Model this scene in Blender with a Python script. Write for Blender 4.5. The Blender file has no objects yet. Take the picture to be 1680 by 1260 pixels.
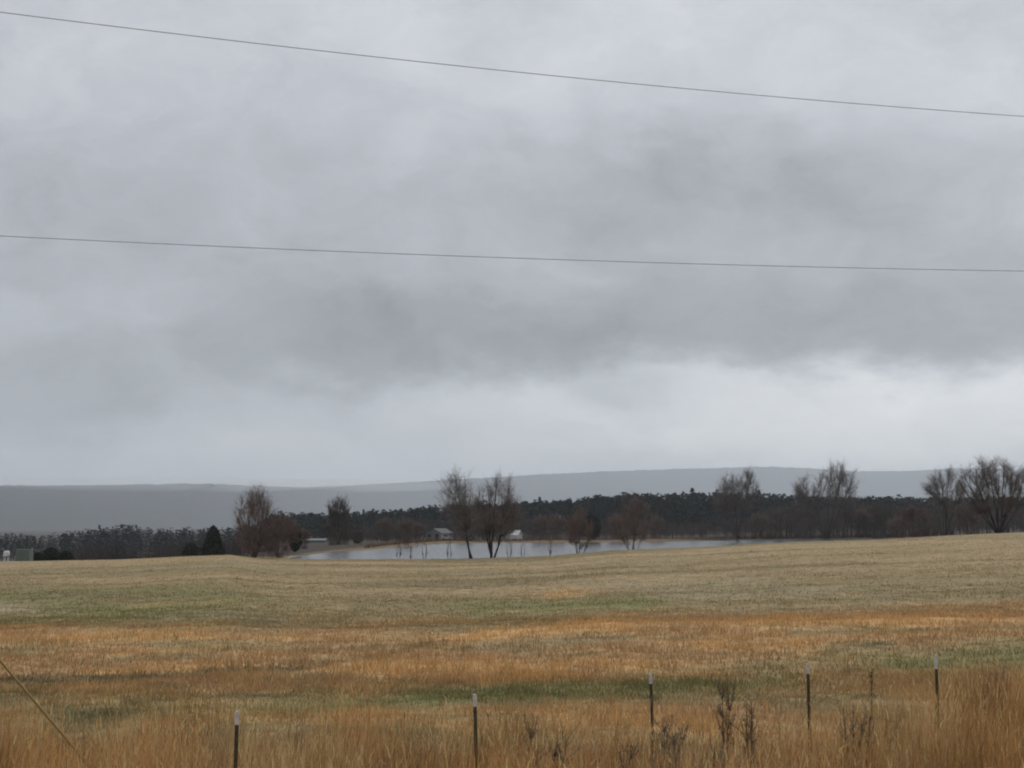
import bpy, math
import numpy as np
from mathutils import Vector

scene = bpy.context.scene
COL = scene.collection
rng = np.random.default_rng(7)
F = 2440.0            # focal length in photo pixels (1680 wide)
HOR = 860.0           # eye level row in the photo
EYE = 3.0             # camera height above the field
PITCH = math.atan((HOR - 630) / F)

# ------------------------------------------------------------------ helpers
def ray(px, py):
    dx, v = px - 840.0, 630.0 - py
    c, s = math.cos(PITCH), math.sin(PITCH)
    return np.array([dx, F * c - v * s, F * s + v * c])

def at(px, py, Y):
    d = ray(px, py)
    return np.array([0, 0, EYE]) + d * (Y / d[1])

def xat(px, Y):
    return (px - 840.0) / F * Y

def smooth(a, b, x):
    t = np.clip((x - a) / (b - a), 0, 1)
    return t * t * (3 - 2 * t)

_perm = np.random.default_rng(3).random((256, 256))
def vnoise(x, y):
    x = np.asarray(x, float); y = np.asarray(y, float)
    xi = np.floor(x).astype(int); yi = np.floor(y).astype(int)
    fx = x - xi; fy = y - yi
    fx = fx * fx * (3 - 2 * fx); fy = fy * fy * (3 - 2 * fy)
    g = lambda i, j: _perm[i & 255, j & 255]
    return (g(xi, yi) * (1 - fx) + g(xi + 1, yi) * fx) * (1 - fy) + (g(xi, yi + 1) * (1 - fx) + g(xi + 1, yi + 1) * fx) * fy

def fbm(x, y, o=4):
    s = 0; a = .5; t = 0
    for k in range(o):
        s = s + a * vnoise(x * 2 ** k + 17.3 * k, y * 2 ** k + 9.1 * k); t += a; a *= .55
    return s / t

def tag(o, label=None, cat=None, group=None, kind=None):
    if label: o['label'] = label
    if cat: o['category'] = cat
    if group: o['group'] = group
    if kind: o['kind'] = kind
    return o

def link(name, me, mat, parent=None):
    o = bpy.data.objects.new(name, me)
    COL.objects.link(o)
    if mat: me.materials.append(mat)
    if parent: o.parent = parent
    return o

def mesh_np(name, V, loops, totals, col=None, shade=False):
    me = bpy.data.meshes.new(name)
    V = np.asarray(V, np.float32); loops = np.asarray(loops, np.int32); totals = np.asarray(totals, np.int32)
    me.vertices.add(len(V)); me.vertices.foreach_set('co', V.ravel())
    me.loops.add(len(loops)); me.loops.foreach_set('vertex_index', loops)
    me.polygons.add(len(totals))
    starts = np.concatenate([[0], np.cumsum(totals)[:-1]]).astype(np.int32)
    me.polygons.foreach_set('loop_start', starts)
    me.polygons.foreach_set('use_smooth', np.full(len(totals), shade))
    if col is not None:
        a = me.color_attributes.new('Col', 'FLOAT_COLOR', 'POINT')
        c = np.ones((len(V), 4), np.float32); c[:, :3] = col
        a.data.foreach_set('color', c.ravel())
    me.update(); me.validate()
    return me

class MB:
    """collects pieces into one mesh"""
    def __init__(s): s.V = []; s.L = []; s.T = []; s.C = []; s.n = 0
    def add(s, V, faces, col=None):
        V = np.asarray(V, float)
        for f in faces:
            s.L.append(np.asarray(f) + s.n); s.T.append(len(f))
        s._v(V, col)
    def addb(s, V, F_, col=None):       # F_ : (M,k) array
        F_ = np.asarray(F_)
        s.L.append((F_ + s.n).ravel()); s.T.extend([F_.shape[1]] * len(F_))
        s._v(V, col)
    def _v(s, V, col):
        s.V.append(V); s.n += len(V)
        if col is not None:
            s.C.append(np.broadcast_to(col, (len(V), 3)))
    def box(s, c, d, col=None, rz=0):
        x, y, z = np.array(d) / 2
        P = np.array([[-x, -y, -z], [x, -y, -z], [x, y, -z], [-x, y, -z], [-x, -y, z], [x, -y, z], [x, y, z], [-x, y, z]])
        a, b = math.cos(rz), math.sin(rz)
        P = np.stack([P[:, 0] * a - P[:, 1] * b, P[:, 0] * b + P[:, 1] * a, P[:, 2]], 1) + np.array(c)
        s.add(P, [(0, 3, 2, 1), (4, 5, 6, 7), (0, 1, 5, 4), (1, 2, 6, 5), (2, 3, 7, 6), (3, 0, 4, 7)], col)
    def tube(s, pts, radii, sides=6, col=None):
        pts = np.asarray(pts, float); n = len(pts)
        radii = np.broadcast_to(radii, (n,))
        tg = np.gradient(pts, axis=0); tg /= np.linalg.norm(tg, axis=1)[:, None] + 1e-9
        ref = np.array([0.31, 0.95, 0.1]) if abs(tg[:, 1].mean()) < .8 else np.array([1, 0, .2])
        u = np.cross(tg, ref); u /= np.linalg.norm(u, axis=1)[:, None] + 1e-9
        w = np.cross(tg, u)
        a = np.arange(sides) / sides * 2 * math.pi
        V = pts[:, None, :] + radii[:, None, None] * (np.cos(a)[None, :, None] * u[:, None, :] + np.sin(a)[None, :, None] * w[:, None, :])
        i = np.arange(n - 1)[:, None]; j = np.arange(sides)[None, :]
        q = np.stack([i * sides + j, i * sides + (j + 1) % sides, (i + 1) * sides + (j + 1) % sides, (i + 1) * sides + j], -1).reshape(-1, 4)
        V = V.reshape(-1, 3)
        base = s.n
        s.addb(V, q, col)
        s.L.append(np.arange(sides)[::-1] + base); s.T.append(sides)
        s.L.append(np.arange(sides) + base + (n - 1) * sides); s.T.append(sides)
    def lathe(s, prof, c, sides=20, col=None):
        prof = np.asarray(prof, float); n = len(prof)
        a = np.arange(sides) / sides * 2 * math.pi
        V = np.stack([prof[:, :1] * np.cos(a), prof[:, :1] * np.sin(a), np.repeat(prof[:, 1:], sides, 1)], -1).reshape(-1, 3) + np.array(c)
        i = np.arange(n - 1)[:, None]; j = np.arange(sides)[None, :]
        q = np.stack([i * sides + j, i * sides + (j + 1) % sides, (i + 1) * sides + (j + 1) % sides, (i + 1) * sides + j], -1).reshape(-1, 4)
        s.addb(V, q, col)
    def twigs(s, P0, P1, r, col=None):   # thin tapering three-sided shoots
        d = P1 - P0; L = np.linalg.norm(d, axis=1)[:, None] + 1e-9; d = d / L
        ref = np.where(np.abs(d[:, 2:3]) < .9, [[0, 0, 1.]], [[1., 0, 0]])
        u = np.cross(d, ref); u /= np.linalg.norm(u, axis=1)[:, None] + 1e-9
        w = np.cross(d, u); r = np.broadcast_to(np.asarray(r, float), (len(P0),))[:, None]
        a = [0, 2.094, 4.189]
        ring = [P0 + r * (math.cos(t) * u + math.sin(t) * w) for t in a]
        V = np.stack(ring + [P1], 1).reshape(-1, 3)
        b = np.arange(len(P0))[:, None] * 4
        f = np.concatenate([b + [[0, 1, 3]], b + [[1, 2, 3]], b + [[2, 0, 3]]], 0)
        c = None if col is None else (np.repeat(col, 4, 0) if np.ndim(col) == 2 else col)
        s.addb(V, f, c)
    def leaves(s, P, size, col=None, rg=rng, flat=.0):   # small leaf clumps, random triangles
        n = len(P); size = np.broadcast_to(size, (n,))[:, None]
        A = rg.normal(size=(n, 3)); A /= np.linalg.norm(A, axis=1)[:, None]
        B = rg.normal(size=(n, 3)); B -= A * (A * B).sum(1)[:, None]; B /= np.linalg.norm(B, axis=1)[:, None]
        A[:, 2] *= 1 - flat; B[:, 2] *= 1 - flat
        V = np.stack([P + A * size, P - A * size * .5 + B * size * .8, P - A * size * .5 - B * size * .8], 1).reshape(-1, 3)
        f = np.arange(n * 3).reshape(-1, 3)
        c = None if col is None else (np.repeat(col, 3, 0) if np.ndim(col) == 2 else col)
        s.addb(V, f, c)
    def build(s, name, mat, parent=None, shade=False):
        C = np.concatenate(s.C) if s.C else None
        me = mesh_np(name, np.concatenate(s.V), np.concatenate(s.L), s.T, C, shade)
        return link(name, me, mat, parent)

# ------------------------------------------------------------------ materials
def new_mat(name):
    m = bpy.data.materials.new(name); m.use_nodes = True
    nt = m.node_tree; b = nt.nodes['Principled BSDF']
    return m, nt, b

def mat_col(name, c, rough=.8, var=.25, scale=8, metallic=0, spec=.3):
    m, nt, b = new_mat(name)
    no = nt.nodes.new('ShaderNodeTexNoise'); no.inputs['Scale'].default_value = scale; no.inputs['Detail'].default_value = 6
    tc = nt.nodes.new('ShaderNodeTexCoord'); nt.links.new(tc.outputs['Object'], no.inputs['Vector'])
    r = nt.nodes.new('ShaderNodeMapRange'); r.inputs[1].default_value = .3; r.inputs[2].default_value = .7
    r.inputs[3].default_value = 1 - var; r.inputs[4].default_value = 1 + var
    nt.links.new(no.outputs['Fac'], r.inputs[0])
    mx = nt.nodes.new('ShaderNodeVectorMath'); mx.operation = 'SCALE'; mx.inputs[0].default_value = c
    nt.links.new(r.outputs[0], mx.inputs['Scale']); nt.links.new(mx.outputs[0], b.inputs['Base Color'])
    b.inputs['Roughness'].default_value = rough; b.inputs['Metallic'].default_value = metallic
    b.inputs['Specular IOR Level'].default_value = spec
    return m

def mat_attr(name, scale=3.0, var=.3, bump=0.0, rough=.95, stretch=(1, 1, 1)):
    m, nt, b = new_mat(name)
    at_ = nt.nodes.new('ShaderNodeAttribute'); at_.attribute_name = 'Col'
    tc = nt.nodes.new('ShaderNodeTexCoord'); mp = nt.nodes.new('ShaderNodeMapping'); mp.inputs['Scale'].default_value = stretch
    nt.links.new(tc.outputs['Object'], mp.inputs[0])
    no = nt.nodes.new('ShaderNodeTexNoise'); no.inputs['Scale'].default_value = scale; no.inputs['Detail'].default_value = 8; no.inputs['Roughness'].default_value = .65
    nt.links.new(mp.outputs[0], no.inputs['Vector'])
    r = nt.nodes.new('ShaderNodeMapRange'); r.inputs[1].default_value = .3; r.inputs[2].default_value = .7
    r.inputs[3].default_value = 1 - var; r.inputs[4].default_value = 1 + var; r.clamp = False
    nt.links.new(no.outputs['Fac'], r.inputs[0])
    mx = nt.nodes.new('ShaderNodeVectorMath'); mx.operation = 'SCALE'
    nt.links.new(at_.outputs['Color'], mx.inputs[0]); nt.links.new(r.outputs[0], mx.inputs['Scale'])
    nt.links.new(mx.outputs[0], b.inputs['Base Color'])
    b.inputs['Roughness'].default_value = rough; b.inputs['Specular IOR Level'].default_value = .1
    if bump:
        bp = nt.nodes.new('ShaderNodeBump'); bp.inputs['Distance'].default_value = bump; bp.inputs['Strength'].default_value = .7
        nt.links.new(no.outputs['Fac'], bp.inputs['Height']); nt.links.new(bp.outputs[0], b.inputs['Normal'])
    return m

M_ground = mat_attr('pasture_soil_and_sward', 1.6, .32, .05)
M_grass = mat_attr('dry_grass', 1.0, .15)
_nt = M_grass.node_tree; _b = _nt.nodes['Principled BSDF']; _tr = _nt.nodes.new('ShaderNodeBsdfTranslucent'); _mx = _nt.nodes.new('ShaderNodeMixShader'); _mx.inputs[0].default_value = .35
_nt.links.new(_b.inputs['Base Color'].links[0].from_socket, _tr.inputs['Color'])
_nt.links.new(_b.outputs[0], _mx.inputs[1]); _nt.links.new(_tr.outputs[0], _mx.inputs[2])
_nt.links.new(_mx.outputs[0], _nt.nodes['Material Output'].inputs['Surface'])
M_bark = mat_col('bark', (.040, .032, .029), .9, .4, 3)
M_twig = mat_attr('twig', .8, .25)
M_leaf = mat_attr('evergreen_foliage', .5, .3)
M_hill = mat_attr('wooded_ridge', .02, .3)
M_post = mat_col('green_post_paint', (.070, .064, .030), .6, .35, 30)
M_tip = mat_col('white_post_paint', (.62, .60, .56), .7, .25, 40)
M_cable = mat_col('weathered_cable', (.56, .63, .74), .6, .1, 5)
M_guard = mat_col('yellow_plastic_guard', (.36, .26, .10), .5, .15, 9)
M_steel = mat_col('galvanised_strand', (.22, .22, .21), .5, .1, 9, .6)
M_white = mat_col('white_paint', (.68, .69, .69), .6, .08, 2)
M_palewall = mat_col('pale_siding', (.15, .15, .145), .7, .1, 2)
M_palewall2 = mat_col('dull_white_paint', (.40, .38, .37), .6, .1, 2)
M_roofgrey = mat_col('grey_roofing', (.075, .075, .078), .8, .2, 3)
M_rooflite = mat_col('pale_metal_roof', (.58, .57, .54), .5, .08, 3)
M_green = mat_col('faded_green_paint', (.135, .165, .145), .7, .12, 1.2)
M_dark = mat_col('dark_glass', (.02, .022, .025), .2, .1, 3)
M_woodp = mat_col('grey_wood', (.09, .08, .07), .9, .2, 5)

# ------------------------------------------------------------------ terrain
UG = np.array([-900, 0, 200, 300, 380, 430, 480, 600, 700, 900, 1000, 1170, 1300, 1450, 1550, 1680, 2600.])
ROW = [
 (25,  np.zeros(17)),
 (150, np.array([-.8, -.72, -.52, -.22, -.02, -.42, -.56, -.56, -.56, -.22, .36, .79, 1.22, 1.52, 1.83, 2.08, 2.4])),
 (168, np.array([-1.8, -1.7, -1.5, -1.2, -.9, -.6, -.6, -.6, -.6, -.45, -.1, .4, .9, 1.2, 1.75, 2.15, 2.4])),
 (200, np.array([-4.2, -4.2, -3.8, -3.2, -2.4, -1.2, -.45, -.38, -.4, -.4, -.3, -.1, .1, .4, 1.4, 1.9, 2.2])),
 (300, np.array([-7.5, -7.5, -7, -6.2, -5.2, -2.8, -1.4, -.35, -.2, -.2, -.2, -.1, 0, 0, .4, 1.1, 1.6])),
 (450, np.array([-10, -10, -9.5, -8.5, -7, -5, -2.9, -2.2, -2.1, -2.0, -1.6, -1, -.6, -.4, 0, .6, 1])),
 (900, np.array([-12, -12, -12, -11, -9, -6, -3, -1, 1, 5, 8, 9, 9, 9, 9, 9, 9.])),
 (1500, np.array([-13, -13, -13, -12, -10, -8, -6, -5, -4, 0, 2, 3, 3, 3, 3, 3, 3.])),
 (2400, np.full(17, -12.)), (14000, np.full(17, -12.)),
]
POND = np.array([(xat(484, 150.5), 150.5), (xat(600, 150), 150), (xat(700, 150.5), 150.5), (xat(800, 152), 152), (xat(900, 156), 156),
    (xat(1000, 163), 163), (xat(1170, 168), 168), (xat(1300, 172), 172), (xat(1450, 182), 182), (xat(1520, 230), 230),
    (xat(1500, 320), 320), (xat(1420, 338), 338), (xat(1330, 336), 336), (xat(1200, 324), 324), (xat(1080, 304), 304), (xat(1000, 297), 297), (xat(900, 286), 286),
    (xat(800, 284), 284), (xat(740, 276), 276), (xat(690, 258), 258), (xat(620, 214), 214), (xat(545, 188), 188), (xat(495, 164), 164), (xat(470, 153.5), 153.5)])
PONDZ = -.5

def sdist(X, Y, P):
    d = np.full(X.shape, 1e9); inside = np.zeros(X.shape, bool)
    n = len(P)
    for i in range(n):
        a, b = P[i], P[(i + 1) % n]
        e = b - a; wx, wy = X - a[0], Y - a[1]
        t = np.clip((wx * e[0] + wy * e[1]) / (e @ e), 0, 1)
        d = np.minimum(d, np.hypot(wx - t * e[0], wy - t * e[1]))
        c = ((a[1] > Y) != (b[1] > Y)) & (X < e[0] * (Y - a[1]) / (e[1] if abs(e[1]) > 1e-9 else 1e-9) + a[0])
        inside ^= c
    return np.where(inside, -d, d)

def height(X, Y):
    X = np.atleast_1d(np.asarray(X, float)); Y = np.atleast_1d(np.asarray(Y, float))
    Ys = np.maximum(Y, 1.0)
    u = np.clip(840 + F * X / Ys, -900, 2600)
    rows = [np.interp(u, UG, r) for _, r in ROW]
    ky = [k for k, _ in ROW]
    h = rows[0].copy()
    for i in range(len(ky) - 1):
        t = np.clip((Ys - ky[i]) / (ky[i + 1] - ky[i]), 0, 1)
        h = np.where(Ys > ky[i], rows[i] * (1 - t) + rows[i + 1] * t, h)
    # swells and hummocks of the pasture
    amp = smooth(22, 45, Ys) * (1 - smooth(120, 150, Ys))
    h = h + amp * (.34 * (fbm(X * .05 + 3, Ys * .05, 3) - .5) + .14 * (fbm(X * .22, Ys * .22 + 5, 3) - .5))
    h = h + smooth(8, 16, Ys) * (1 - smooth(100, 140, Ys)) * .10 * (fbm(X * .9, Ys * .9, 3) - .5)
    h = h + smooth(180, 260, Ys) * (1 - smooth(900, 1500, Ys)) * .6 * (fbm(X * .04, Ys * .04, 3) - .5)
    h = h + 1.35 * (1 - smooth(4.5, 9.5, Y))                # road bank under the camera
    near = (Ys > 130) & (Ys < 420)
    if near.any():
        sd = sdist(X[near], Ys[near], POND)
        hn = h[near]
        hn = np.where(sd < 0, np.minimum(hn, PONDZ - .02 - np.minimum(-sd * .2, 1.4)), hn)
        hn = np.where((sd >= 0) & (sd < 30), np.maximum(hn, PONDZ + .03 - np.maximum(0, sd - 2.5) * .16), hn)
        h[near] = hn
    return h

def hz(x, y): return float(height(x, y)[0])

# ------------------------------------------------------------------ what grows where
def lerp(a, b, t): return a * (1 - t)[..., None] + b * t[..., None]
C_TAN = np.array([.365, .272, .150]); C_OLIVE = np.array([.255, .200, .100]); C_GREEN = np.array([.170, .168, .066])
C_ORANGE = np.array([.545, .340, .148]); C_RUST = np.array([.390, .250, .124]); C_DARK = np.array([.125, .098, .050]); C_GREY = np.array([.36, .295, .185])

def tone(X, Y):
    """colour of the sward at a place on the pasture"""
    X = np.asarray(X, float); Y = np.asarray(Y, float)
    u = 840 + F * X / np.maximum(Y, 1)
    n1 = fbm(X * .10 + 40, Y * .10, 4); n2 = fbm(X * .035, Y * .07 + 11, 4); n3 = fbm(X * .45, Y * .35 + 7, 3); n4 = fbm(X * .22 + 9, Y * .5, 3)
    c = lerp(np.broadcast_to(C_TAN, X.shape + (3,)), C_OLIVE, smooth(.38, .66, .6 * n2 + .4 * n1))
    c = lerp(c, C_GREY, .6 * smooth(.55, .75, n1))
    # thin darker lines of taller grass in the far pasture
    c = lerp(c, C_OLIVE * .8, .75 * smooth(.56, .70, fbm(X * .045 + 5, Y * .22, 3)) * smooth(45, 70, Y))
    # green flush on the left and in the middle
    gl = smooth(40, 44, Y) * (1 - smooth(62, 86, Y)) * (1 - smooth(200, 620, u + 300 * (n1 - .5)))
    c = lerp(c, C_GREEN * 1.15, .75 * gl * smooth(.32, .58, n3 * .5 + n1 * .5))
    bare = np.exp(-((u - 0) / 70) ** 2 - ((Y - 56) / 5) ** 2); c = lerp(c, C_GREY * 1.1, bare)
    gm = smooth(710, 800, u + 120 * (n1 - .5)) * (1 - smooth(1040, 1150, u + 120 * (n1 - .5))) * np.exp(-((Y - 55) / 5.0) ** 2)
    c = lerp(c, C_GREEN * 1.1, .85 * gm)
    om = np.exp(-((u - 925) / 40) ** 2 - ((Y - 66) / 4) ** 2); c = lerp(c, C_ORANGE, .7 * om)
    # near rough pasture
    w = 12 * (n1 - .5) + 9 * (fbm(X * .06 + 2, Y * .12 + 50, 3) - .5) + 4 * (n3 - .5)
    rough = (1 - smooth(41, 50, Y + w)) ** 1.3
    n5 = fbm(X * .8 + 3, Y * .9 + 21, 3)
    rough = np.clip(rough + .6 * smooth(.54, .70, .5 * n5 + .5 * n3) * smooth(40, 44, Y) * (1 - smooth(52, 64, Y)), 0, 1)
    n5 = fbm(X * .8 + 3, Y * .9 + 21, 3)
    nr = lerp(np.broadcast_to(C_RUST * 1.05, X.shape + (3,)), C_ORANGE * .95, smooth(.40, .62, .5 * n5 + .5 * n3))
    nr = lerp(nr, C_OLIVE * 1.1, .85 * smooth(.47, .60, n1 * .35 + n4 * .35 + n5 * .3))
    nr = lerp(nr, C_DARK * 1.2, .6 * smooth(.60, .74, n5) * smooth(.45, .6, n4))
    c = lerp(c, nr, rough)
    # bright orange strip of broomsedge
    yo = np.interp(u, [0, 300, 600, 700, 900, 1300, 1680], [40.3, 41, 40, 38.5, 42.5, 42.5, 41.5])
    ob = np.exp(-((Y - yo + w * .16) / 1.9) ** 2) * (.55 + .45 * smooth(.3, .6, n3)) * (.55 + .45 * smooth(350, 150, u) + .45 * smooth(640, 760, u))
    c = lerp(c, C_ORANGE * 1.12, np.clip(ob, 0, 1) * .95)
    # dark winding line, left to middle
    yd = np.interp(u, [-200, 0, 260, 500, 640, 720, 800], [28.2, 29.0, 29.7, 32, 35.0, 38.5, 42])
    dl = np.exp(-((Y - yd + w * .07) / .75) ** 2) * (1 - smooth(660, 800, u)) * (.35 + .65 * smooth(.35, .6, n4))
    c = lerp(c, C_DARK * 1.15, np.clip(dl, 0, 1) * .9)
    # green strip on the near side
    yg = np.interp(u, [-300, 0, 480, 600, 900, 1300, 1680, 2000], [24.0, 24.2, 24.6, 25.6, 27.4, 30.0, 32.5, 34])
    wg = np.interp(u, [0, 600, 1000, 1300, 1680], [1.0, 1.3, 1.6, 3.0, 4.2])
    gs = np.exp(-(np.abs(Y - yg + w * .11) / wg) ** 2.5) * (.25 + .75 * smooth(.38, .58, n3 * .5 + n4 * .5))
    c = lerp(c, C_GREEN, np.clip(gs, 0, 1) * .88)
    pd = np.exp(-((u - 170) / 90) ** 2 - ((Y - 24.0) / .8) ** 2); c = lerp(c, C_DARK * .75, .75 * pd)
    # below the tall grass: thatch
    c = lerp(c, C_RUST * .75, 1 - smooth(19, 22, Y + w * .15))
    # beyond the crest: banks and valley floor
    bank = smooth(156, 172, Y)
    rimY = np.interp(u, [480, 545, 620, 690, 740, 900, 1000, 1200, 1420, 1560], [164, 190, 218, 262, 282, 292, 303, 330, 345, 330])
    litter = np.array([.062, .050, .040])
    rim = lerp(np.broadcast_to(np.array([.17, .115, .066]), X.shape + (3,)), C_OLIVE * .7, smooth(.4, .6, n2))
    rim = lerp(rim, litter, smooth(1050, 1200, u) * (1 - smooth(1560, 1700, u)))
    bk = lerp(rim, np.broadcast_to(litter, X.shape + (3,)), np.maximum(smooth(4, 14, Y - rimY), 1 - smooth(480, 520, u)) * (1 - smooth(1600, 1700, u) * (1 - smooth(220, 260, Y))))
    c = lerp(c, bk, bank)
    return c

# ------------------------------------------------------------------ ground sheet
th = np.concatenate([np.linspace(-180, -32, 50, endpoint=False), np.linspace(-32, 32, 620, endpoint=False), np.linspace(32, 180, 50, endpoint=False)])
rad = np.concatenate([np.linspace(.5, 8, 10, endpoint=False), np.geomspace(8, 60, 190, endpoint=False), np.geomspace(60, 400, 190, endpoint=False), np.geomspace(400, 12400, 110)])
TH, RA = np.meshgrid(np.radians(th), rad, indexing='ij')
GX, GY = RA * np.sin(TH), RA * np.cos(TH)
GZ = height(GX.ravel(), GY.ravel()).reshape(GX.shape)
nt_, nr_ = GX.shape
i = np.arange(nt_)[:, None]; j = np.arange(nr_ - 1)[None, :]
i2 = (i + 1) % nt_
quads = np.stack([i * nr_ + j, i * nr_ + j + 1, i2 * nr_ + j + 1, i2 * nr_ + j], -1).reshape(-1, 4)
V = np.stack([GX, GY, GZ], -1).reshape(-1, 3)
gcol = tone(GX, GY).reshape(-1, 3)
V = np.concatenate([V, [[0, 0, GZ[0, 0]]]]); gcol = np.concatenate([gcol, gcol[:1]])
cap = np.stack([np.full(nt_, len(V) - 1), np.arange(nt_) * nr_, ((np.arange(nt_) + 1) % nt_) * nr_], -1)
me = mesh_np('ground', V, np.concatenate([quads.ravel(), cap.ravel()]), np.concatenate([np.full(len(quads), 4), np.full(len(cap), 3)]), gcol, True)
ground = link('ground', me, M_ground); tag(ground, 'rolling winter pasture of tan, orange and green grass', 'pasture', kind='structure')

# ------------------------------------------------------------------ pond water
m, nt, b = new_mat('pond_water')
b.inputs['Base Color'].default_value = (.03, .035, .035, 1); b.inputs['Roughness'].default_value = .12; b.inputs['IOR'].default_value = 1.33
b.inputs['Specular IOR Level'].default_value = .5
tc = nt.nodes.new('ShaderNodeTexCoord'); no = nt.nodes.new('ShaderNodeTexNoise'); no.inputs['Scale'].default_value = 1.3; no.inputs['Detail'].default_value = 4
nt.links.new(tc.outputs['Object'], no.inputs['Vector'])
bp = nt.nodes.new('ShaderNodeBump'); bp.inputs['Strength'].default_value = 1.0; bp.inputs['Distance'].default_value = .10
nt.links.new(no.outputs['Fac'], bp.inputs['Height']); nt.links.new(bp.outputs[0], b.inputs['Normal'])
M_water = m
cen = POND.mean(0)
big = cen + (POND - cen) * 1.0
nrm = np.roll(POND, -1, 0) - np.roll(POND, 1, 0); nrm = np.stack([nrm[:, 1], -nrm[:, 0]], 1); nrm /= np.linalg.norm(nrm, axis=1)[:, None]
big = POND + nrm * .9
pv = np.concatenate([big, [[0, 0]]], 0)[:-1]
me = mesh_np('pond', np.column_stack([pv, np.full(len(pv), PONDZ)]), np.arange(len(pv)), [len(pv)])
pond = link('pond', me, M_water); tag(pond, 'long pale grey pond beyond the crest of the pasture', 'pond', kind='structure')

# ------------------------------------------------------------------ grass
def blades(P, Hh, W, lean, col, rg, parts=None):
    """curved tapering blades; P base (n,3), Hh height, W width, lean (n,2) tip offset"""
    n = len(P)
    a = rg.random(n) * math.pi
    sx = np.stack([np.cos(a), np.sin(a), np.zeros(n)], 1) * (W / 2)[:, None]
    L3 = np.column_stack([lean, np.zeros(n)])
    up = np.column_stack([np.zeros((n, 2)), Hh])
    mid = P + L3 * .32 + up * .6
    tip = P + L3 + up
    V = np.stack([P - sx, P + sx, mid - sx * .8, mid + sx * .8, tip], 1).reshape(-1, 3)
    b = np.arange(n)[:, None] * 5
    q = b + [[0, 1, 3, 2]]; t = b + [[2, 3, 4]]
    loops = np.concatenate([q.ravel(), t.ravel()]); tot = np.concatenate([np.full(n, 4), np.full(n, 3)])
    return V, loops, tot, np.repeat(col, 5, 0)

# tall broomsedge along the fence
N = 150000
x = rng.uniform(-9, 10.5, N); y = rng.uniform(9.5, 23, N)
clx = fbm(x * 1.1, y * 1.1 + 30, 3)                      # clumps
edge = np.interp(x, [-9, -5.5, -1.6, 0, 2, 3.2, 4.5, 5.9, 9], [17.0, 17.0, 16.9, 16.6, 15.7, 15.8, 17.8, 19.8, 21]) + 2.4 * (fbm(x * .7 + 4, y * .3, 3) - .5)
keep = (rng.random(N) < (1 - smooth(-.3, 1.6, y - edge))) & (np.abs(x) < y * .42 + .6) & (rng.random(N) < .14 + 1.35 * smooth(.36, .62, clx))
x, y, clx = x[keep], y[keep], clx[keep]; n = len(x)
big_ = fbm(x * .45 + 70, y * .45, 3)
mid_low = np.exp(-((x - 1.9) / 1.5) ** 2)                # shorter, greyer patch in front of the middle posts
Hh = (.55 + .52 * smooth(.35, .65, clx) + .18 * (big_ - .5)) * rng.uniform(.6, 1.2, n) * (1 - .12 * mid_low) * (1 + .16 * smooth(4.2, 6, x))
r_ = rng.random((n, 1))
c1, c2, c3, c4 = np.array([.60, .335, .122]), np.array([.38, .205, .082]), np.array([.66, .465, .230]), np.array([.36, .28, .17])
bt = smooth(.36, .64, big_)[:, None]
colr = c1 * (bt) + c3 * (1 - bt) * .85
colr = np.where(r_ < .25, c2, np.where(r_ > .82, c3, colr))
colr = colr * (1 - .6 * mid_low[:, None] * (rng.random((n, 1)) < .6)) + c4 * (.6 * mid_low[:, None] * (rng.random((n, 1)) < .6))
darkc = smooth(.56, .68, fbm(x * .9 + 12, y * .6 + 8, 3))[:, None]
colr = colr * (1 - .5 * darkc)
colr = colr * rng.uniform(.75, 1.25, (n, 1))
lean = rng.normal(0, .09, (n, 2)) * Hh[:, None] * 1.3 + np.array([.05, 0])
bl = blades(np.column_stack([x, y, height(x, y) - .02]), Hh, rng.uniform(.004, .0085, n), lean, colr, rng)
# feathery seed sprays on the upper stalks
k = rng.choice(n, int(n * .5), replace=False)
P0 = np.column_stack([x, y, height(x, y)])[k]; f = rng.uniform(.55, .95, len(k))
P0 = P0 + np.column_stack([lean[k] * (f ** 1.8)[:, None], Hh[k] * f])
sp = blades(P0, rng.uniform(.05, .16, len(k)), rng.uniform(.005, .012, len(k)), rng.normal(0, .05, (len(k), 2)), np.clip(colr[k] * 1.2, 0, .7), rng)
Vt = np.concatenate([bl[0], sp[0]]); Lt = np.concatenate([bl[1], sp[1] + len(bl[0])])
o = link('tall_grass', mesh_np('tall_grass', Vt, Lt, np.concatenate([bl[2], sp[2]]), np.concatenate([bl[3], sp[3]])), M_grass)
tag(o, 'tall rust and straw coloured dry grass along the fence line', 'tall grass', kind='stuff')

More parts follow.
